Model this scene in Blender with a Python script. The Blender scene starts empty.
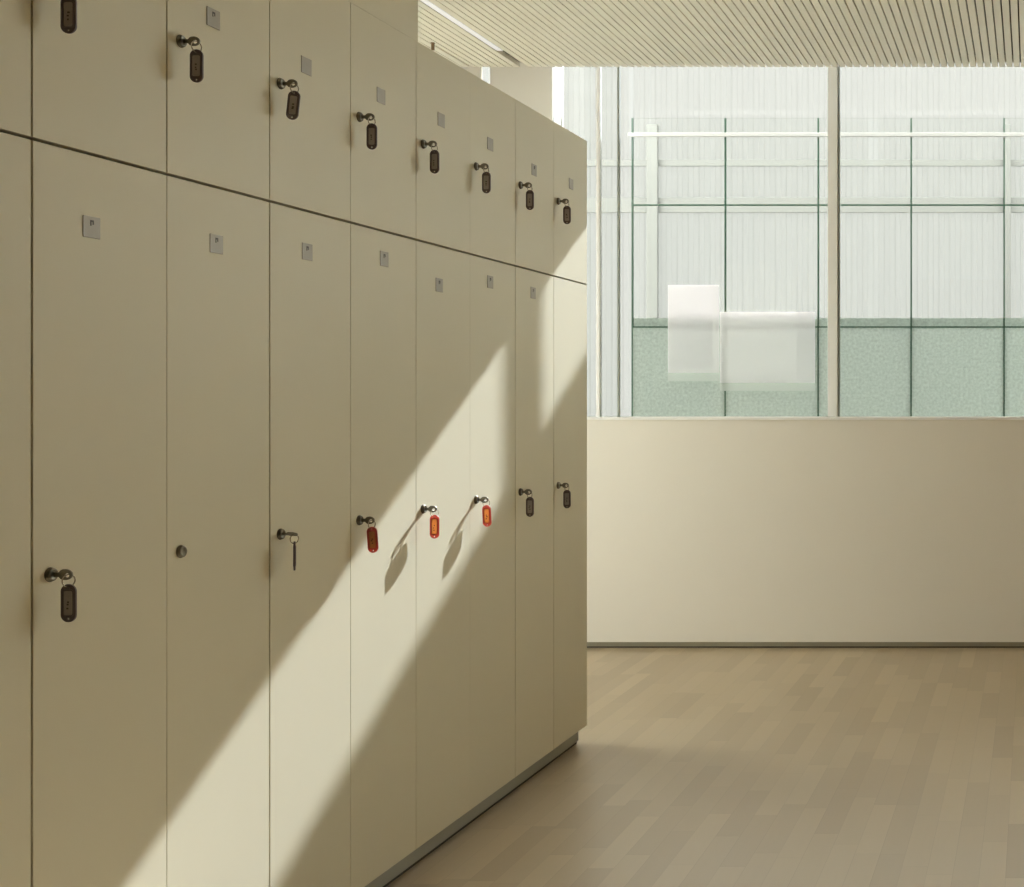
import bpy, bmesh, math, random
from mathutils import Matrix, Vector
random.seed(7)
sc = bpy.context.scene
COL = sc.collection
PI = math.pi

# ------------------------------------------------------------------ dimensions (metres)
CAM_Z = 1.07
FPX = 1250.0                      # focal length in pixels of the 1024 px frame
FACE_X = -1.40                    # plane of the locker fronts
ROW_Y0 = 1.750                    # near edge of the first whole locker
LW = 0.2728                       # width of one locker
N_LOCK = 8
ROW_Y1 = ROW_Y0 + N_LOCK * LW
PLINTH = 0.0526
DIV_Z = 1.439
TOP_Z = 1.891
BACK_Y = 5.437
CEIL_Z = 2.476
CEIL_Y = 5.246                    # far edge of the slatted ceiling; a blind pocket follows
HEAD_Z = 2.80                     # top of the glazing inside the pocket
GLZ_Y = 5.680                     # plane of the clear panes, at the outside of the thick wall
SILL_Z = 1.004
ROOM_L, ROOM_R, ROOM_N = -3.2, 2.7, -3.0

# ------------------------------------------------------------------ materials
def new_mat(name):
    m = bpy.data.materials.new(name); m.use_nodes = True
    nt = m.node_tree
    for n in list(nt.nodes): nt.nodes.remove(n)
    out = nt.nodes.new('ShaderNodeOutputMaterial')
    return m, nt, out

def N(nt, typ, **kw):
    n = nt.nodes.new(typ)
    for k, v in kw.items(): setattr(n, k, v)
    return n

def L(nt, a, b): nt.links.new(a, b)

def paint(name, col, rough=0.5, var=0.04, scale=6.0, metallic=0.0, bump=0.0, bscale=300.0, spec=0.5):
    m, nt, out = new_mat(name)
    b = N(nt, 'ShaderNodeBsdfPrincipled')
    b.inputs['Roughness'].default_value = rough
    b.inputs['Metallic'].default_value = metallic
    b.inputs['Specular IOR Level'].default_value = spec
    tc = N(nt, 'ShaderNodeTexCoord')
    no = N(nt, 'ShaderNodeTexNoise'); no.inputs['Scale'].default_value = scale; no.inputs['Detail'].default_value = 4
    L(nt, tc.outputs['Object'], no.inputs['Vector'])
    mx = N(nt, 'ShaderNodeMix', data_type='RGBA')
    mx.inputs[6].default_value = tuple(c * (1 - var) for c in col) + (1,)
    mx.inputs[7].default_value = tuple(min(1, c * (1 + var)) for c in col) + (1,)
    L(nt, no.outputs['Fac'], mx.inputs[0]); L(nt, mx.outputs[2], b.inputs['Base Color'])
    if bump:
        n2 = N(nt, 'ShaderNodeTexNoise'); n2.inputs['Scale'].default_value = bscale; n2.inputs['Detail'].default_value = 2
        L(nt, tc.outputs['Object'], n2.inputs['Vector'])
        bp = N(nt, 'ShaderNodeBump'); bp.inputs['Strength'].default_value = bump; bp.inputs['Distance'].default_value = 0.001
        L(nt, n2.outputs['Fac'], bp.inputs['Height']); L(nt, bp.outputs['Normal'], b.inputs['Normal'])
    L(nt, b.outputs[0], out.inputs[0])
    return m

def clear_glass(name, tint, ior=1.35):
    m, nt, out = new_mat(name)
    tr = N(nt, 'ShaderNodeBsdfTransparent'); tr.inputs[0].default_value = tint + (1,)
    gl = N(nt, 'ShaderNodeBsdfGlossy'); gl.inputs['Roughness'].default_value = 0.0
    fr = N(nt, 'ShaderNodeFresnel'); fr.inputs['IOR'].default_value = ior
    mx = N(nt, 'ShaderNodeMixShader')
    L(nt, fr.outputs[0], mx.inputs[0]); L(nt, tr.outputs[0], mx.inputs[1]); L(nt, gl.outputs[0], mx.inputs[2])
    L(nt, mx.outputs[0], out.inputs[0])
    return m

def translucent(name, col, diff, mixd, var=0.0, scale=60.0, clear=0.0):
    """sheet that passes scattered light: translucent + some diffuse reflection (+ some clear view)"""
    m, nt, out = new_mat(name)
    t = N(nt, 'ShaderNodeBsdfTranslucent'); d = N(nt, 'ShaderNodeBsdfDiffuse')
    tc = N(nt, 'ShaderNodeTexCoord')
    no = N(nt, 'ShaderNodeTexNoise'); no.inputs['Scale'].default_value = scale; no.inputs['Detail'].default_value = 3
    L(nt, tc.outputs['Object'], no.inputs['Vector'])
    for bs, c in ((t, col), (d, diff)):
        mx = N(nt, 'ShaderNodeMix', data_type='RGBA')
        mx.inputs[6].default_value = tuple(k * (1 - var) for k in c) + (1,)
        mx.inputs[7].default_value = tuple(min(1, k * (1 + var)) for k in c) + (1,)
        L(nt, no.outputs['Fac'], mx.inputs[0]); L(nt, mx.outputs[2], bs.inputs[0])
    ms = N(nt, 'ShaderNodeMixShader'); ms.inputs[0].default_value = mixd
    L(nt, t.outputs[0], ms.inputs[1]); L(nt, d.outputs[0], ms.inputs[2])
    res = ms
    if clear:
        tr = N(nt, 'ShaderNodeBsdfTransparent'); m2 = N(nt, 'ShaderNodeMixShader'); m2.inputs[0].default_value = clear
        L(nt, ms.outputs[0], m2.inputs[1]); L(nt, tr.outputs[0], m2.inputs[2]); res = m2
    L(nt, res.outputs[0], out.inputs[0])
    return m

def emitter(name, col, strength):
    m, nt, out = new_mat(name)
    e = N(nt, 'ShaderNodeEmission'); e.inputs[0].default_value = col + (1,); e.inputs[1].default_value = strength
    L(nt, e.outputs[0], out.inputs[0]); return m

def plastic_tag(name, col, trans, tcol):
    """coloured plastic that lets a little light through"""
    m, nt, out = new_mat(name)
    b = N(nt, 'ShaderNodeBsdfPrincipled'); b.inputs['Base Color'].default_value = col + (1,)
    b.inputs['Roughness'].default_value = 0.35
    t = N(nt, 'ShaderNodeBsdfTranslucent'); t.inputs[0].default_value = tcol + (1,)
    no = N(nt, 'ShaderNodeTexNoise'); no.inputs['Scale'].default_value = 120
    tc = N(nt, 'ShaderNodeTexCoord'); L(nt, tc.outputs['Object'], no.inputs['Vector'])
    mr = N(nt, 'ShaderNodeMapRange'); mr.inputs[3].default_value = 0.28; mr.inputs[4].default_value = 0.42
    L(nt, no.outputs['Fac'], mr.inputs[0]); L(nt, mr.outputs[0], b.inputs['Roughness'])
    ms = N(nt, 'ShaderNodeMixShader'); ms.inputs[0].default_value = trans
    L(nt, b.outputs[0], ms.inputs[1]); L(nt, t.outputs[0], ms.inputs[2]); L(nt, ms.outputs[0], out.inputs[0])
    return m

def parquet(name):
    m, nt, out = new_mat(name)
    b = N(nt, 'ShaderNodeBsdfPrincipled')
    b.inputs['Specular IOR Level'].default_value = 1.0
    tc = N(nt, 'ShaderNodeTexCoord'); sp = N(nt, 'ShaderNodeSeparateXYZ'); L(nt, tc.outputs['Object'], sp.inputs[0])
    def M(op, a, bb=None):
        n = N(nt, 'ShaderNodeMath', operation=op)
        for i, v in enumerate((a, bb)):
            if v is None: continue
            if isinstance(v, (int, float)): n.inputs[i].default_value = v
            else: L(nt, v, n.inputs[i])
        return n.outputs[0]
    row_f = M('DIVIDE', sp.outputs['X'], 0.060)
    row = M('FLOOR', row_f)
    wn = N(nt, 'ShaderNodeTexWhiteNoise', noise_dimensions='1D'); L(nt, row, wn.inputs['W'])
    yy = M('ADD', M('DIVIDE', sp.outputs['Y'], 0.36), M('MULTIPLY', wn.outputs['Value'], 7.3))
    col_i = M('FLOOR', yy)
    cv = N(nt, 'ShaderNodeCombineXYZ'); L(nt, row, cv.inputs[0]); L(nt, col_i, cv.inputs[1])
    w2 = N(nt, 'ShaderNodeTexWhiteNoise', noise_dimensions='2D'); L(nt, cv.outputs[0], w2.inputs['Vector'])
    # grain stretched along the strips
    mp = N(nt, 'ShaderNodeMapping'); mp.inputs['Scale'].default_value = (70, 3.0, 1)
    L(nt, tc.outputs['Object'], mp.inputs[0])
    off = N(nt, 'ShaderNodeVectorMath', operation='MULTIPLY_ADD')
    L(nt, w2.outputs['Color'], off.inputs[0]); off.inputs[1].default_value = (9, 9, 9); L(nt, mp.outputs[0], off.inputs[2])
    gr = N(nt, 'ShaderNodeTexNoise'); gr.inputs['Scale'].default_value = 1.0; gr.inputs['Detail'].default_value = 5
    L(nt, off.outputs[0], gr.inputs['Vector'])
    fac = M('ADD', M('MULTIPLY', w2.outputs['Value'], 0.75), M('MULTIPLY', gr.outputs['Fac'], 0.35))
    cr = N(nt, 'ShaderNodeValToRGB')
    cr.color_ramp.elements[0].position = 0.05; cr.color_ramp.elements[0].color = FLOOR_DARK + (1,)
    cr.color_ramp.elements[1].position = 0.95; cr.color_ramp.elements[1].color = FLOOR_LIGHT + (1,)
    L(nt, fac, cr.inputs[0])
    # thin joints
    fx = M('FRACT', row_f); fy = M('FRACT', yy)
    jx = M('LESS_THAN', fx, 0.022); jy = M('LESS_THAN', fy, 0.004)
    j = M('MAXIMUM', jx, jy)
    mx = N(nt, 'ShaderNodeMix', data_type='RGBA'); L(nt, M('MULTIPLY', j, 0.2), mx.inputs[0])
    L(nt, cr.outputs[0], mx.inputs[6]); mx.inputs[7].default_value = (0.10, 0.07, 0.045, 1)
    L(nt, mx.outputs[2], b.inputs['Base Color'])
    rr = N(nt, 'ShaderNodeMapRange'); rr.inputs[3].default_value = 0.29; rr.inputs[4].default_value = 0.37
    L(nt, gr.outputs['Fac'], rr.inputs[0]); L(nt, rr.outputs[0], b.inputs['Roughness'])
    L(nt, b.outputs[0], out.inputs[0])
    return m

FLOOR_DARK = (0.365, 0.28, 0.178)
FLOOR_LIGHT = (0.48, 0.38, 0.25)
LOCKER = (0.68, 0.635, 0.49)

M_door = paint('locker_paint', LOCKER, 0.5, 0.02, 3.0, bump=0.03, bscale=500, spec=0.35)
M_carc = paint('locker_carcass', (0.16, 0.13, 0.09), 0.7, 0.03)
M_plinth = paint('plinth_metal', (0.30, 0.30, 0.25), 0.4, 0.03)
M_gapshade = paint('plinth_gap_shade', (0.05, 0.048, 0.042), 0.7, 0.05)  # dark strip colour painted in for the shaded gap under the plinth
M_plate = paint('plate_metal', (0.36, 0.32, 0.255), 0.45, 0.03, 40)
M_ink = paint('plate_ink', (0.06, 0.05, 0.04), 0.6, 0.03)
M_lock = paint('lock_metal', (0.17, 0.155, 0.12), 0.35, 0.06, 80, metallic=0.85)
M_key = paint('key_metal', (0.22, 0.20, 0.155), 0.33, 0.06, 80, metallic=0.85)
M_ring = paint('ring_steel', (0.62, 0.60, 0.56), 0.25, 0.04, 80, metallic=0.9)
M_tagd = plastic_tag('dark_tag_plastic', (0.11, 0.084, 0.088), 0.05, (0.10, 0.07, 0.07))
M_tagr = plastic_tag('red_tag_plastic', (0.26, 0.04, 0.035), 0.45, (1.0, 0.33, 0.24))
M_insd = paint('dark_tag_paper', (0.36, 0.32, 0.31), 0.6, 0.08, 200)
M_insr = plastic_tag('red_tag_paper', (0.24, 0.16, 0.10), 0.55, (0.84, 0.44, 0.18))
M_wall = paint('wall_plaster', (0.82, 0.78, 0.715), 0.75, 0.02, 2.0, bump=0.05, bscale=200, spec=0.3)
M_slat = paint('ceiling_slat', (0.84, 0.80, 0.70), 0.5, 0.03, 5.0)
M_dark = paint('ceiling_void', (0.16, 0.14, 0.11), 0.9, 0.03)
M_base = paint('skirting_metal', (0.33, 0.31, 0.25), 0.3, 0.05, 10, metallic=0.4)
M_seal = paint('skirting_shadow_gap', (0.08, 0.07, 0.05), 0.8, 0.03)
M_white = paint('white_frame', (0.95, 0.945, 0.945), 0.45, 0.01)
M_gasket = paint('window_gasket', (0.32, 0.35, 0.32), 0.6, 0.03)
M_glass = clear_glass('window_glass', (0.985, 0.99, 0.985))
M_screen = clear_glass('screen_glass', (0.985, 0.993, 0.988), 1.22)
M_edge = paint('glass_edge_green', (0.025, 0.07, 0.045), 0.4, 0.1, 20)
M_frost = translucent('frosted_green_glass', (0.46, 0.495, 0.475), (0.42, 0.46, 0.44), 0.25, 0.35, 75.0)
M_film = translucent('reflection_white', (0.985, 0.955, 0.985), (0.95, 0.95, 0.95), 0.12)
M_reflb = translucent('reflection_edge_white', (0.97, 0.98, 0.97), (0.9, 0.92, 0.9), 0.12, clear=0.45)
M_facade = translucent('ribbed_translucent_sheet', (0.284, 0.282, 0.280), (0.27, 0.268, 0.275), 0.12)
M_post = paint('outdoor_post', (0.118, 0.12, 0.12), 0.6, 0.03)
M_clamp = paint('clamp_rail', (0.34, 0.34, 0.34), 0.5, 0.02)
M_ground = paint('outdoor_paving', (0.72, 0.71, 0.67), 0.8, 0.06, 8)
M_roof = paint('roof_render', (0.65, 0.62, 0.56), 0.8, 0.03)
M_lamp = emitter('lamp_diffuser', (1.0, 0.975, 0.91), 0.95)
M_warm = paint('ochre_bounce_paint', (0.66, 0.50, 0.28), 0.75, 0.03, 2.0, bump=0.05, bscale=200, spec=0.3)  # ochre invented for the unseen walls so their bounce warms the shade
M_floor = parquet('oak_strip_floor')

# ------------------------------------------------------------------ mesh helpers
def new_bm(): return bmesh.new()

def box(bm, x0, x1, y0, y1, z0, z1, mi=0, bevel=0.0, seg=2):
    vs = [bm.verts.new(p) for p in ((x0,y0,z0),(x1,y0,z0),(x1,y1,z0),(x0,y1,z0),(x0,y0,z1),(x1,y0,z1),(x1,y1,z1),(x0,y1,z1))]
    fs = []
    for q in ((0,3,2,1),(4,5,6,7),(0,1,5,4),(1,2,6,5),(2,3,7,6),(3,0,4,7)):
        f = bm.faces.new([vs[i] for i in q]); f.material_index = mi; fs.append(f)
    if bevel:
        es = list({e for f in fs for e in f.edges})
        r = bmesh.ops.bevel(bm, geom=es, offset=bevel, segments=seg, affect='EDGES', profile=0.5)
        for f in r['faces']: f.material_index = mi
    return fs

def lathe_x(bm, prof, cx, cy, cz, n=32, mi=0):
    """prof: list of (x, r); axis along +X through (cy, cz)"""
    rings = []
    for x, r in prof:
        if r < 1e-6: rings.append([bm.verts.new((cx + x, cy, cz))])
        else: rings.append([bm.verts.new((cx + x, cy + r*math.cos(2*PI*i/n), cz + r*math.sin(2*PI*i/n))) for i in range(n)])
    for a, b in zip(rings, rings[1:]):
        for i in range(n):
            j = (i + 1) % n
            if len(a) == 1 and len(b) == 1: continue
            if len(a) == 1: f = bm.faces.new((a[0], b[i], b[j]))
            elif len(b) == 1: f = bm.faces.new((a[i], b[0], a[j]))
            else: f = bm.faces.new((a[i], b[i], b[j], a[j]))
            f.smooth = True; f.material_index = mi

def torus(bm, R, r, mat, n=40, m=10):
    g = []
    for i in range(n):
        a = 2*PI*i/n; ring = []
        for j in range(m):
            b = 2*PI*j/m
            p = Vector(((R + r*math.cos(b))*math.cos(a), (R + r*math.cos(b))*math.sin(a), r*math.sin(b)))
            ring.append(bm.verts.new(mat @ p))
        g.append(ring)
    for i in range(n):
        for j in range(m):
            f = bm.faces.new((g[i][j], g[(i+1)%n][j], g[(i+1)%n][(j+1)%m], g[i][(j+1)%m])); f.smooth = True

def obj(name, bm, mats, parent=None, loc=None):
    me = bpy.data.meshes.new(name)
    bmesh.ops.recalc_face_normals(bm, faces=bm.faces[:])
    bm.to_mesh(me); bm.free()
    for mm in (mats if isinstance(mats, (list, tuple)) else [mats]): me.materials.append(mm)
    o = bpy.data.objects.new(name, me); COL.objects.link(o)
    if parent: o.parent = parent
    if loc: o.location = loc
    return o

def thing(name, label, cat, loc=(0,0,0), rotz=0, group=None, kind=None):
    o = bpy.data.objects.new(name, None); COL.objects.link(o)
    o.empty_display_size = 0.05
    o.location = loc; o.rotation_euler = (0, 0, rotz)
    tag(o, label, cat, group, kind)
    return o

def tag(o, label, cat, group=None, kind=None):
    o['label'] = label; o['category'] = cat
    if group: o['group'] = group
    if kind: o['kind'] = kind

def struct(name, bm, mats, label, cat, parent=None):
    o = obj(name, bm, mats, parent); tag(o, label, cat, None, 'structure'); return o

def outline_mesh(name, loops, thick, bev, parent_mat=None):
    """flat shape (first loop outside, others holes) in the XZ plane, thickness along Y, as mesh"""
    cu = bpy.data.curves.new(name + '_outline', 'CURVE'); cu.dimensions = '2D'; cu.fill_mode = 'BOTH'
    cu.extrude = thick/2 - bev; cu.bevel_depth = bev; cu.bevel_resolution = 1
    for lp in loops:
        s = cu.splines.new('POLY'); s.points.add(len(lp) - 1); s.use_cyclic_u = True
        for p, (x, z) in zip(s.points, lp): p.co = (x, z, 0, 1)
    t = bpy.data.objects.new(name + '_tmp', cu); COL.objects.link(t)
    bpy.context.view_layer.update()
    me = bpy.data.meshes.new_from_object(t.evaluated_get(bpy.context.evaluated_depsgraph_get()))
    me.name = name
    me.transform(Matrix.Rotation(PI/2, 4, 'X'))      # (x, z, y) -> stands upright
    bpy.data.objects.remove(t); bpy.data.curves.remove(cu)
    me.materials.clear()
    return me

def circle(cx, cz, rx, rz, n=28): return [(cx + rx*math.cos(2*PI*i/n), cz + rz*math.sin(2*PI*i/n)) for i in range(n)]
def stadium(w, z0, z1, n=14, rad=None):
    r = w/2 if rad is None else rad
    pts = []
    for cx, cz, a0 in ((w/2 - r, z1 - r, 0), (-w/2 + r, z1 - r, PI/2), (-w/2 + r, z0 + r, PI), (w/2 - r, z0 + r, 1.5*PI)):
        for i in range(n + 1):
            a = a0 + (PI/2)*i/n
            p = (cx + r*math.cos(a), cz + r*math.sin(a))
            if not pts or (abs(p[0]-pts[-1][0]) + abs(p[1]-pts[-1][1])) > 1e-6: pts.append(p)
    return pts

def mesh_obj(name, me, mat, parent, loc=(0,0,0)):
    if mat.name not in [m.name for m in me.materials]:
        me.materials.append(mat)
    for p in me.polygons: p.use_smooth = False
    o = bpy.data.objects.new(name, me); COL.objects.link(o); o.parent = parent; o.location = loc
    return o

# ------------------------------------------------------------------ room shell
bm = new_bm(); box(bm, ROOM_L, ROOM_R, ROOM_N, GLZ_Y + 0.03, -0.12, 0.0)
struct('floor', bm, M_floor, 'wood strip floor in pale brown running away from the camera', 'floor')

# ceiling: slats with open joints under a dark void
PITCH = 0.0304; GAP = 0.0056
LAMP_X = -2.131
bm = new_bm()
k0 = int(math.floor((ROOM_L - LAMP_X) / PITCH)) + 1
k1 = int(math.floor((ROOM_R - LAMP_X) / PITCH))
for k in range(k0, k1):
    cx = LAMP_X + k*PITCH
    y1 = CEIL_Y
    x0, x1 = cx - (PITCH-GAP)/2, cx + (PITCH-GAP)/2
    if k == 0:
        box(bm, x0, x1, ROOM_N, 1.60, CEIL_Z, CEIL_Z + 0.018)
    elif k == -7:
        box(bm, x0, x1, ROOM_N, 4.93, CEIL_Z, CEIL_Z + 0.018)
        box(bm, x0 + 0.007, x1, 4.93, y1, CEIL_Z, CEIL_Z + 0.018)
    else:
        box(bm, x0, x1, ROOM_N, y1, CEIL_Z, CEIL_Z + 0.018)
box(bm, ROOM_L, ROOM_R, ROOM_N, CEIL_Y - 0.001, CEIL_Z + 0.050, CEIL_Z + 0.075, 1)
box(bm, ROOM_L, ROOM_R, CEIL_Y - 0.001, CEIL_Y, CEIL_Z + 0.019, HEAD_Z, 0)          # upstand of the blind pocket
box(bm, ROOM_L - 0.2, ROOM_R + 0.2, ROOM_N - 0.2, CEIL_Y - 0.002, CEIL_Z + 0.076, HEAD_Z, 2)
box(bm, ROOM_L - 0.2, ROOM_R + 0.2, ROOM_N - 0.2, GLZ_Y + 0.03, HEAD_Z + 0.001, HEAD_Z + 0.20, 2)
struct('ceiling', bm, [M_slat, M_dark, M_roof], 'cream slatted ceiling with thin dark joints', 'ceiling')

# back wall: parapet under the glazing, pier and left piece beside the narrow slit
SLIT0, SLIT1 = -2.400, -2.357
PIER1 = -2.088
WIN_R = 2.35
bm = new_bm()
WT = GLZ_Y + 0.03
box(bm, ROOM_L, ROOM_R, BACK_Y, WT, 0.026, SILL_Z - 0.012)
box(bm, ROOM_L, ROOM_R, BACK_Y + 0.012, WT, 0.0, 0.026)
box(bm, ROOM_L, SLIT0, BACK_Y, BACK_Y + 0.02, SILL_Z - 0.012, HEAD_Z)
box(bm, SLIT1, PIER1, BACK_Y, BACK_Y + 0.10, SILL_Z - 0.012, HEAD_Z); box(bm, SLIT1, PIER1 - 0.051, BACK_Y + 0.10, WT, SILL_Z - 0.012, HEAD_Z)
box(bm, WIN_R, ROOM_R, BACK_Y, WT, SILL_Z - 0.012, HEAD_Z)
struct('wall_back', bm, M_wall, 'cream plaster wall below the window, far side of the room', 'wall')

# left wall behind the lockers with the added, unseen window, right wall, wall behind the camera
LWY0, LWY1, LWZ0, LWZ1 = 4.05, 5.22, 0.05, 2.44
bm = new_bm()
box(bm, ROOM_L - 0.15, ROOM_L, ROOM_N, LWY0, 0, CEIL_Z + 0.05)
box(bm, ROOM_L - 0.15, ROOM_L, CEIL_Y, WT, CEIL_Z + 0.05, HEAD_Z)
box(bm, ROOM_L - 0.15, ROOM_L, LWY1, WT, 0, CEIL_Z + 0.05)
box(bm, ROOM_L - 0.15, ROOM_L, LWY0, LWY1, 0, LWZ0)
box(bm, ROOM_L - 0.15, ROOM_L, LWY0, LWY1, LWZ1, CEIL_Z + 0.05)
struct('wall_left', bm, M_wall, 'cream plaster wall hidden behind the locker row', 'wall')
bm = new_bm()
box(bm, ROOM_R, ROOM_R + 0.15, ROOM_N, WT, 0, CEIL_Z + 0.05)
box(bm, ROOM_R, ROOM_R + 0.15, CEIL_Y, WT, CEIL_Z + 0.05, HEAD_Z)
struct('wall_right', bm, M_warm, 'plaster wall to the right, outside the picture, ochre added to warm the shade', 'wall')
bm = new_bm(); box(bm, ROOM_L, ROOM_R, ROOM_N - 0.15, ROOM_N, 0, CEIL_Z + 0.05)
struct('wall_front', bm, M_warm, 'plaster wall behind the camera, ochre added to warm the shade', 'wall')
bm = new_bm(); box(bm, FACE_X - 0.50, FACE_X, ROOM_N, ROW_Y0 - LW - 0.003, 0, CEIL_Z)  # unseen partition added to stop light leaking past the locker row
struct('wall_partition', bm, M_door, 'unseen beige partition added in line with the lockers against stray light', 'wall')
BULK_Y1 = 2.850
bm = new_bm(); box(bm, FACE_X - 0.50, FACE_X, ROW_Y0 - LW - 0.002, BULK_Y1, TOP_Z + 0.0001, CEIL_Z)
struct('wall_bulkhead', bm, M_door, 'beige panel above the nearer lockers, reaching the ceiling', 'wall')

# skirting on the back wall
bm = new_bm()
box(bm, ROOM_L, ROOM_R, BACK_Y + 0.001, BACK_Y + 0.012, 0.007, 0.0255, 0)
box(bm, ROOM_L, ROOM_R, BACK_Y + 0.004, BACK_Y + 0.012, 0.0, 0.007, 1)
struct('baseboard_back', bm, [M_base, M_seal], 'low grey metal skirting set into the foot of the cream wall', 'skirting')

# window sill
bm = new_bm(); box(bm, PIER1, WIN_R, BACK_Y - 0.006, WT, SILL_Z - 0.012, SILL_Z, bevel=0.002)
struct('trim_1', bm, M_white, 'thin white window sill on top of the cream wall', 'sill')

# ------------------------------------------------------------------ windows
JAMB_X = -1.803; MUL0, MUL1 = -0.927, -0.873
GY = GLZ_Y; IY = BACK_Y + 0.012
w1 = thing('window_1', 'tall clear window pane beside the lockers with a narrow sidelight', 'window', (JAMB_X, GY, SILL_Z), kind='structure')
def wbox(root, name, mat, x0, x1, y0, y1, z0, z1, bevel=0.0):
    b = new_bm(); l = root.location
    box(b, x0-l.x, x1-l.x, y0-l.y, y1-l.y, z0-l.z, z1-l.z, bevel=bevel)
    return obj(name, b, mat, root)
ZT = HEAD_Z - 0.001
wbox(w1, 'pane', M_glass, PIER1 - 0.05, MUL0 - 0.001, GY, GY + 0.006, SILL_Z, ZT)
wbox(w1, 'sidelight', M_glass, PIER1 + 0.002, -1.899, IY, IY + 0.006, SILL_Z, ZT)
wbox(w1, 'sidelight', M_glass, -1.881, JAMB_X - 0.006, IY, IY + 0.006, SILL_Z, ZT)
wbox(w1, 'frame_post', M_white, -1.898, -1.882, IY - 0.006, IY + 0.02, SILL_Z, ZT, 0.002)
wbox(w1, 'gasket', M_gasket, JAMB_X - 0.005, JAMB_X + 0.004, IY - 0.001, IY + 0.0135, SILL_Z, ZT)
wbox(w1, 'mullion', M_white, MUL0, MUL1 - 0.010, GY - 0.012, GY + 0.03, SILL_Z, ZT, 0.002)
w2 = thing('window_2', 'tall clear window pane right of the white mullion', 'window', (MUL1, GY, SILL_Z), kind='structure')
wbox(w2, 'gasket', M_gasket, MUL1 - 0.009, MUL1, GY - 0.003, GY + 0.012, SILL_Z, ZT)
wbox(w2, 'pane', M_glass, MUL1 + 0.001, 0.70, GY, GY + 0.006, SILL_Z, ZT)
wbox(w2, 'mullion', M_white, 0.701, 0.752, GY - 0.012, GY + 0.03, SILL_Z, ZT, 0.002)
wbox(w2, 'pane', M_glass, 0.753, WIN_R - 0.001, GY, GY + 0.006, SILL_Z, ZT)
w3 = thing('window_3', 'narrow bright slit window above the lockers', 'window', (SLIT0, IY, SILL_Z), kind='structure')
wbox(w3, 'pane', M_glass, SLIT0 + 0.001, SLIT1 - 0.001, IY, IY + 0.006, SILL_Z - 0.011, ZT)
w4 = thing('fill_window_4', 'unseen window added behind the locker row to brighten the corner', 'window', (ROOM_L - 0.08, LWY0, LWZ0), kind='structure')  # unseen window put in to brighten the left corner of the back wall
wbox(w4, 'pane', M_glass, ROOM_L - 0.083, ROOM_L - 0.077, LWY0 + 0.001, LWY1 - 0.001, LWZ0 + 0.001, LWZ1 - 0.001)

# ------------------------------------------------------------------ outdoors
bm = new_bm(); box(bm, -14, 14, WT + 0.001, 16, -0.16, -0.05); box(bm, -14, ROOM_L - 0.201, ROOM_N, WT + 0.001, -0.16, -0.05); box(bm, ROOM_R + 0.201, 14, ROOM_N, WT + 0.001, -0.16, -0.05)
struct('ground', bm, M_ground, 'pale paving of the yard outside the window', 'ground')

# ribbed translucent wall of the building across the yard
FAC_Y = 8.60; FAC_TOP = 4.215
bm = new_bm()
FAC_X0, FAC_X1 = -7.5, 1.95
rib = 0.075; nrib = int(round((FAC_X1 - FAC_X0) / rib)); prev = None
prof = []
for i in range(nrib):
    x = FAC_X0 + i*rib
    prof += [(x, 0.0), (x + rib*0.40, 0.0), (x + rib*0.52, 0.004), (x + rib*0.88, 0.004)]
for x, dy in prof:
    a = bm.verts.new((x, FAC_Y + dy, -0.05)); b2 = bm.verts.new((x, FAC_Y + dy, FAC_TOP))
    if prev: bm.faces.new((prev[0], a, b2, prev[1]))
    prev = (a, b2)
fo = obj('ribbed_cladding', bm, M_facade)
sm = fo.modifiers.new('thickness', 'SOLIDIFY'); sm.thickness = 0.004; sm.offset = 1
fac = thing('building', 'pale building across the yard with vertical ribbed cladding', 'building', (0, FAC_Y, -0.05))
fo.parent = fac; fo.location = (0, -FAC_Y, 0.05)
def fpart(name, mat, x0, x1, y0, y1, z0, z1):
    b = new_bm(); box(b, x0, x1, y0 - FAC_Y, y1 - FAC_Y, z0 + 0.05, z1 + 0.05, bevel=0.004); return obj(name, b, mat, fac)
for px, pw in ((-2.60, 0.075), (-0.17, 0.05), (1.50, 0.075), (-5.03, 0.075)):
    fpart('post', M_post, px - pw/2, px + pw/2, FAC_Y - 0.050, FAC_Y - 0.018, -0.05, 2.97)
fpart('beam', M_post, -7.4, 1.90, FAC_Y - 0.016, FAC_Y - 0.004, 2.69, 2.735)
fpart('beam', M_post, -7.4, 1.90, FAC_Y - 0.016, FAC_Y - 0.004, 2.37, 2.475)
fpart('coping', M_post, -7.5, FAC_X1, FAC_Y - 0.03, FAC_Y + 0.06, FAC_TOP + 0.001, FAC_TOP + 0.03)

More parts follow.
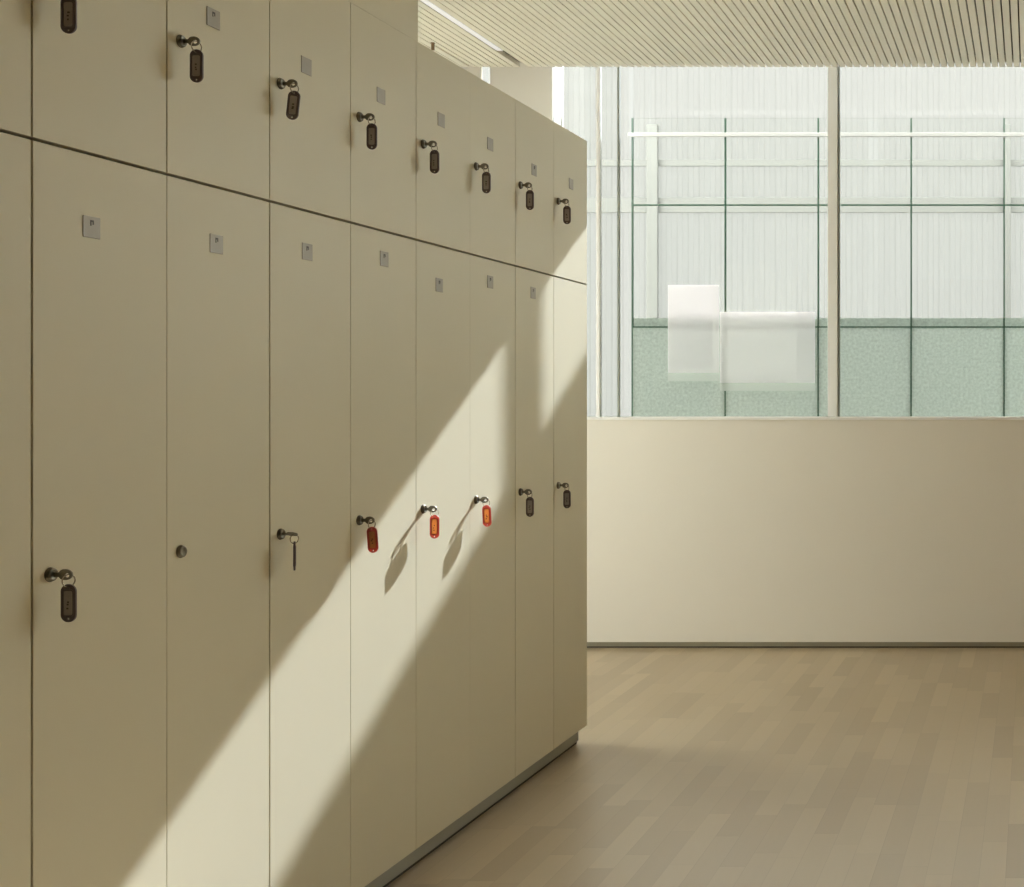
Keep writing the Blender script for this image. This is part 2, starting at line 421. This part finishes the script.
# green glass screen just outside the window
SY = 6.40
def sx(px): return (px - 1032) / FPX * SY
SPITCH = 0.476
s_x0 = -2.047
ncol = 9
zrow = [0.02, CAM_Z + (402-327)/FPX*SY, CAM_Z + (402-205)/FPX*SY, CAM_Z + (402-118)/FPX*SY]
scr = thing('glass_screen', 'free standing greenish glass screen with frosted lower panels outside the window', 'screen', (s_x0, SY, -0.05))
def spart(name, mat, x0, x1, y0, y1, z0, z1, bevel=0.0):
    b = new_bm(); box(b, x0 - s_x0, x1 - s_x0, y0 - SY, y1 - SY, z0 + 0.05, z1 + 0.05, bevel=bevel); return obj(name, b, mat, scr)
e = 0.0036
for c in range(ncol):
    xa = s_x0 + c*SPITCH + e; xb = s_x0 + (c+1)*SPITCH - e
    p = spart('frosted_panel', M_frost, xa, xb, SY, SY + 0.008, zrow[0], zrow[1] - e); p['label'] = 'frosted green panel'
    spart('glass_panel', M_screen, xa, xb, SY, SY + 0.008, zrow[1] + e, zrow[2] - e)
    spart('glass_panel', M_screen, xa, xb, SY, SY + 0.008, zrow[2] + e, zrow[3])
    p = spart('frosted_band', M_frost, xa, xb, SY + 0.0085, SY + 0.0105, zrow[1] + e, zrow[1] + 0.046)
for c in range(ncol + 1):
    xm = s_x0 + c*SPITCH
    spart('joint', M_edge, xm - e, xm + e, SY - 0.001, SY + 0.012, -0.05, zrow[3])
for z in zrow[1:3]:
    for c in range(ncol):
        spart('rail', M_edge, s_x0 + c*SPITCH + e, s_x0 + (c+1)*SPITCH - e, SY - 0.001, SY + 0.0083, z - e, z + e)
spart('top_clamp', M_clamp, s_x0 - 0.02, s_x0 + ncol*SPITCH + 0.02, SY - 0.014, SY - 0.0015, 2.425, 2.447, 0.003)

# white sheets added at the screen, standing in for reflections in the glass
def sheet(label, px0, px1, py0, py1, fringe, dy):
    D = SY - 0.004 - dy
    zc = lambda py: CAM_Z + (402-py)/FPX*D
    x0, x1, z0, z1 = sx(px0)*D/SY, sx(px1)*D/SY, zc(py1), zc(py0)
    r = thing('reflection_sheet', label, 'sheet', ((x0+x1)/2, SY - 0.004 - dy, z0), group='white sheets standing in for glass reflections')
    b = new_bm(); box(b, -(x1-x0)/2, (x1-x0)/2, -0.002, 0.0, 0, z1-z0); obj('reflection_film', b, M_film, r)
    b = new_bm(); box(b, -(x1-x0)/2, (x1-x0)/2, -0.002, 0.0, -fringe, -0.0005); o = obj('border', b, M_reflb, r); o['label'] = 'half clear doubled edge of the reflection'
sheet('smaller white sheet standing in for a glass reflection, left of the larger one', 668, 719.3, 285, 373, 0.042, 0.006)
sheet('larger white sheet standing in for a glass reflection, right of the smaller one', 720, 815, 312, 383, 0.040, 0.006)

# ------------------------------------------------------------------ ceiling lamp and small fitting
lamp = thing('ceiling_lamp', 'long thin glowing strip lamp set between the ceiling slats', 'lamp', (LAMP_X, 1.61, CEIL_Z))
b = new_bm(); hw = (PITCH - 0.004)/2; ln = 5.007 - 1.61
box(b, -hw, -hw + 0.002, 0, ln, 0.001, 0.030); box(b, hw - 0.002, hw, 0, ln, 0.001, 0.030)
box(b, -hw + 0.002, hw - 0.002, 0, ln, 0.022, 0.030); box(b, -hw + 0.002, hw - 0.002, ln - 0.003, ln, 0.001, 0.022); box(b, -hw + 0.002, hw - 0.002, 0, 0.003, 0.001, 0.022)
obj('housing', b, M_white, lamp)
b = new_bm(); box(b, -hw + 0.0025, hw - 0.0025, 0.0035, ln - 0.0035, 0.0005, 0.006, bevel=0.001); obj('diffuser', b, M_lamp, lamp)
b = new_bm()
M_brass = paint('fitting_brown', (0.20, 0.13, 0.06), 0.4, 0.05, 60, metallic=0.5)
fx = LAMP_X - 7*PITCH
fit = thing('ceiling_hook', 'tiny brown fitting hanging from the slats just above the lockers', 'fitting', (fx, 4.89, CEIL_Z))
box(b, -0.007, 0.007, -0.006, 0.006, -0.003, -0.0003, bevel=0.001); obj('mount', b, M_brass, fit)
b = new_bm(); box(b, -0.0055, 0.0055, -0.004, 0.004, -0.030, -0.0032, bevel=0.002); obj('drop', b, M_brass, fit)

# ------------------------------------------------------------------ plinth
bm = new_bm()
box(bm, FACE_X - 0.48, FACE_X - 0.022, ROW_Y0 - LW, ROW_Y1 - 0.012, 0.008, PLINTH - 0.0006, 0, bevel=0.0015)
box(bm, FACE_X - 0.478, FACE_X - 0.026, ROW_Y0 - LW, ROW_Y1 - 0.016, 0.0, 0.0079, 1)
pl = obj('plinth', bm, [M_plinth, M_gapshade])
tag(pl, 'continuous low grey plinth under the row of beige lockers', 'plinth')

# ------------------------------------------------------------------ lockers
DEPTH = 0.50
# plates: (door row, locker) -> (offset from near edge of locker, height); measured on the doors
PLATE_U = {0: (0.105, 1.725), 1: (0.114, 1.726), 2: (0.115, 1.718), 3: (0.119, 1.728), 4: (0.120, 1.738), 5: (0.115, 1.736), 6: (0.127, 1.722), 7: (0.136, 1.732)}
PLATE_L = {0: (0.110, 1.330), 1: (0.122, 1.341), 2: (0.118, 1.360), 3: (0.132, 1.379), 4: (0.110, 1.346), 5: (0.115, 1.380), 6: (0.120, 1.376), 7: None}
LOCK_OFF = 0.032
LOCK_U, LOCK_L = 1.663, 0.824
# half width of the seam at the near edge of each locker (upper, lower)
SEAM = {-1: (.0015, .0015), 0: (.0019, .0021), 1: (.0015, .0008), 2: (.0012, .0020), 3: (.0007, .0009), 4: (.0007, .0008), 5: (.0001, .0001), 6: (.0007, .0014), 7: (.0003, .0013), 8: (.0003, .0003)}
LOCK_LABELS = {
 -1: 'beige locker cut off by the left edge of the picture',
  0: 'nearest whole beige locker, dark key tags low and at top edge',
  1: 'beige locker whose lower door has a lock but no key',
  2: 'beige locker whose lower key tag hangs edge-on',
  3: 'beige locker with the lower red key tag half in shade',
  4: 'beige locker with the nearer bright red key tag in the sunlight',
  5: 'beige locker with the farther bright red key tag in the sunlight',
  6: 'second beige locker from the far end of the row',
  7: 'beige locker at the far end of the row, next to the window'}

def plate_bm(mark):
    b = new_bm()
    w, h, t = 0.034, 0.032, 0.0012
    box(b, 0, t, -w/2, w/2, -h/2, h/2, 0, bevel=0.0004, seg=1)
    if mark:    # little dark sign near the top of the plate
        for y0, y1, z0, z1 in ((-.0035, -.0012, .002, .0105), (.0012, .0035, .004, .0105), (-.0012, .0012, .0078, .0105)):
            box(b, t + 0.0001, t + 0.0004, y0, y1, z0, z1, 1)
    return b

def lock_bm():
    b = new_bm()
    lathe_x(b, [(0, 0.0), (0, 0.0104), (0.0010, 0.0107), (0.0022, 0.0102), (0.0028, 0.0096), (0.0046, 0.0093), (0.0056, 0.0084), (0.0058, 0.0060), (0.0052, 0.0056), (0.0052, 0.0)], 0, 0, 0, 32)
    return b

def make_locker(k):
    root = thing('locker', LOCK_LABELS[k], 'locker', (FACE_X, ROW_Y0 + k*LW, PLINTH), group='beige lockers in the row')
    H = TOP_Z - PLINTH; dz = DIV_Z - PLINTH
    b = new_bm()
    c0, c1 = 0.0004, LW - 0.0004
    t = 0.018
    box(b, -DEPTH, -0.0215, c0, c0 + t, 0, H); box(b, -DEPTH, -0.0215, c1 - t, c1, 0, H)
    box(b, -DEPTH, -0.0215, c0 + t, c1 - t, 0, t); box(b, -DEPTH, -0.0215, c0 + t, c1 - t, H - t, H)
    box(b, -DEPTH, -0.0215, c0 + t, c1 - t, dz - t/2, dz + t/2); box(b, -DEPTH, -DEPTH + 0.006, c0 + t, c1 - t, t, H - t)
    if k == 7:      # the end of the row shows a finished side
        pass
    obj('carcass', b, M_carc, root)
    if k == 7:
        b = new_bm(); box(b, -DEPTH, -0.0005, LW - 0.0002, LW + 0.0004, 0, H); 
        obj('end_panel', b, M_door, root)
    su0, sl0 = SEAM[k]; su1, sl1 = SEAM[k+1]
    gap = 0.0024
    for nm, z0, z1, y0, y1, pl_, lz, mark in (
        ('door', dz + gap, H - 0.0001, su0, LW - su1, PLATE_U.get(k), LOCK_U, k in (1, 6)),
        ('door', 0.0005, dz - gap, sl0, LW - sl1, PLATE_L.get(k), LOCK_L, True)):
        b = new_bm(); box(b, -0.020, 0, y0, y1, z0, z1, bevel=0.0003, seg=2)
        d = obj(nm, b, M_door, root)
        if k >= 0:
            obj('lock', lock_bm(), M_lock, d, (0.0, LOCK_OFF, lz - PLINTH))
            if pl_:
                obj('number_plate', plate_bm(mark), [M_plate, M_ink], d, (0.0, pl_[0], pl_[1] - PLINTH))
    return root
for k in range(-1, N_LOCK): make_locker(k)

# ------------------------------------------------------------------ keys with tags
# key: plate in the XZ plane, pointing out of the door along +X
KEY0 = 0.0060; BOW = 0.0225
key_me = outline_mesh('key', [
    [(KEY0, -0.0028), (KEY0 + 0.0070, -0.0028), (KEY0 + 0.0098, -0.0058), (KEY0 + 0.0126, -0.0072)] +
    [(BOW + 0.0095*math.cos(a), 0.0074*math.sin(a)) for a in [(-100 + 200*i/18)*PI/180 for i in range(19)]] +
    [(KEY0 + 0.0126, 0.0072), (KEY0 + 0.0098, 0.0058), (KEY0 + 0.0070, 0.0028), (KEY0, 0.0028)],
    circle(BOW + 0.0025, -0.001, 0.0036, 0.0036)], 0.0024, 0.0004)
TAG_W, TAG_H = 0.0200, 0.0530
RING_R = 0.0088
tag_me = outline_mesh('tag', [stadium(TAG_W, -TAG_H + 0.0035, 0.0035), circle(0, 0, 0.0019, 0.0019, 18), circle(0, -TAG_H + 0.0075, 0.0022, 0.0022, 18), stadium(0.0134, -TAG_H + 0.0124, -0.0051, rad=0.0031)], 0.0034, 0.0007)
tag_red = tag_me.copy()
ins_me = outline_mesh('label_insert', [stadium(0.0132, -TAG_H + 0.0125, -0.0052, rad=0.003)], 0.0026, 0.0002)
ins_red = ins_me.copy()
rim_me = outline_mesh('rim', [stadium(0.0158, -TAG_H + 0.0110, -0.0036, rad=0.0042), list(reversed(stadium(0.0136, -TAG_H + 0.0123, -0.0050, rad=0.0032)))], 0.0046, 0.0002)
rim_red = rim_me.copy()
rm = new_bm()
torus(rm, RING_R, 0.00055, Matrix.Rotation(PI/2, 4, 'X'), 44, 8)
torus(rm, RING_R, 0.00055, Matrix.Translation((0, 0.0012, 0)) @ Matrix.Rotation(PI/2, 4, 'X'), 44, 8)
ring_me = bpy.data.meshes.new('split_ring'); bmesh.ops.recalc_face_normals(rm, faces=rm.faces[:]); rm.to_mesh(ring_me); rm.free()
def ink_bm(seed):
    r = random.Random(seed); b = new_bm()
    for i in range(3):
        z = -0.020 - i*0.0045 - r.random()*0.002; x = -0.003 + r.random()*0.002; w = 0.002 + r.random()*0.002
        box(b, x, x + w, -0.00150, -0.00132, z - 0.0012, z + 0.0012)
    return b

def make_key(k, upper, label, red=False, yaw=0.0, tilt=0.0, ringyaw=1.25, keytilt=0.0):
    z = LOCK_U if upper else LOCK_L
    root = thing('tagged_key', label, 'key', (FACE_X, ROW_Y0 + k*LW + LOCK_OFF, z), group='keys with tags in the locker doors')
    ko = mesh_obj('key', key_me, M_key, root); ko.rotation_euler = (keytilt, 0, 0)
    rx, rz = BOW + 0.0044, -0.0015
    ro = mesh_obj('split_ring', ring_me, M_ring, root, (rx, 0, rz - RING_R + 0.0015)); ro.rotation_euler = (0, 0, ringyaw)
    for p in ring_me.polygons: p.use_smooth = True
    tz = rz + 0.0015 - 2*RING_R
    t = mesh_obj('tag', tag_red if red else tag_me, M_tagr if red else M_tagd, root, (rx, 0, tz)); t.rotation_euler = (0, tilt, yaw)
    i = mesh_obj('label_insert', ins_red if red else ins_me, M_insr if red else M_insd, t); i['label'] = 'orange paper insert' if red else 'greyish paper insert'
    mesh_obj('rim', rim_red if red else rim_me, M_tagr if red else M_tagd, t)
    obj('ink_mark', ink_bm(k*2 + upper), M_ink, t)
    return root

KEYS_UP = {
 0: ('dark key tag on an upper door, cut off by the top edge of the picture', 0.05, 0.0),
 1: ('dark key tag on the upper door above the lock without a key', 0.0, 0.0),
 2: ('slightly slanted dark key tag on the upper door above the edge-on tag', 0.1, 0.10),
 3: ('dark key tag on the upper door above the half-shaded red tag', 0.0, 0.0),
 4: ('dark key tag on the upper door above the nearer bright red tag', 0.0, 0.0),
 5: ('dark key tag on the upper door above the farther bright red tag', 0.0, 0.0),
 6: ('dark key tag on the upper door, second from the window end', 0.0, 0.0),
 7: ('dark key tag on the upper door at the window end of the row', 0.15, 0.0)}
for k, (lb, yw, tl) in KEYS_UP.items(): make_key(k, True, lb, yaw=yw, tilt=tl)
make_key(0, False, 'plain dark tag on the nearest lower key, low at the left', yaw=0.0)
make_key(2, False, 'key whose thin dark tag hangs edge-on from the lower door', yaw=2.08, keytilt=1.1)
make_key(3, False, 'lower key tag in shade with its tip glowing red in sunlight', red=True, tilt=-0.06)
make_key(4, False, 'nearer of the two bright red key tags in the sunlight', red=True, ringyaw=0.7)
make_key(5, False, 'farther of the two bright red key tags in the sunlight', red=True, ringyaw=0.9, tilt=-0.05)
make_key(6, False, 'dark grey key tag on the lower door just past the red tags', yaw=0.0)
make_key(7, False, 'dark key tag on the lower door at the window end', yaw=0.0)

# ------------------------------------------------------------------ light
SLOPE_X, SLOPE_Z = 0.222, 0.65
sun = bpy.data.lights.new('sun', 'SUN'); sun.energy = 12.2; sun.angle = math.radians(0.53); sun.color = (0.87, 0.93, 1.0)
so = bpy.data.objects.new('sun', sun); COL.objects.link(so)
so.rotation_euler = Vector((-SLOPE_X, -1.0, -SLOPE_Z)).to_track_quat('-Z', 'Y').to_euler()
so.location = (3, 12, 8)

w = bpy.data.worlds.new('sky'); sc.world = w; w.use_nodes = True
bg = w.node_tree.nodes['Background']; bg.inputs[0].default_value = (0.98, 1.0, 0.90, 1); bg.inputs[1].default_value = 8.6

# ------------------------------------------------------------------ camera: level, looking square at the back wall, shifted lens
cam = bpy.data.cameras.new('camera'); co = bpy.data.objects.new('camera', cam); COL.objects.link(co)
cam.sensor_fit = 'HORIZONTAL'; cam.sensor_width = 36.0; cam.lens = FPX / 1024.0 * 36.0
cam.shift_x = (512 - 1032) / 1024.0
cam.shift_y = -(443.5 - 402) / 1024.0
cam.clip_start = 0.02
co.location = (0, 0, CAM_Z); co.rotation_euler = (PI/2, 0, 0)
sc.camera = co

sc.view_settings.view_transform = 'Standard'
try: sc.view_settings.look = 'None'
except Exception: pass
sc.view_settings.gamma = 1.0
sc.view_settings.exposure = 0.0
sc.view_settings.use_curve_mapping = False
sc.cycles.max_bounces = 16; sc.cycles.diffuse_bounces = 10; sc.cycles.glossy_bounces = 6; sc.cycles.transparent_max_bounces = 24
sc.cycles.sample_clamp_indirect = 8.0
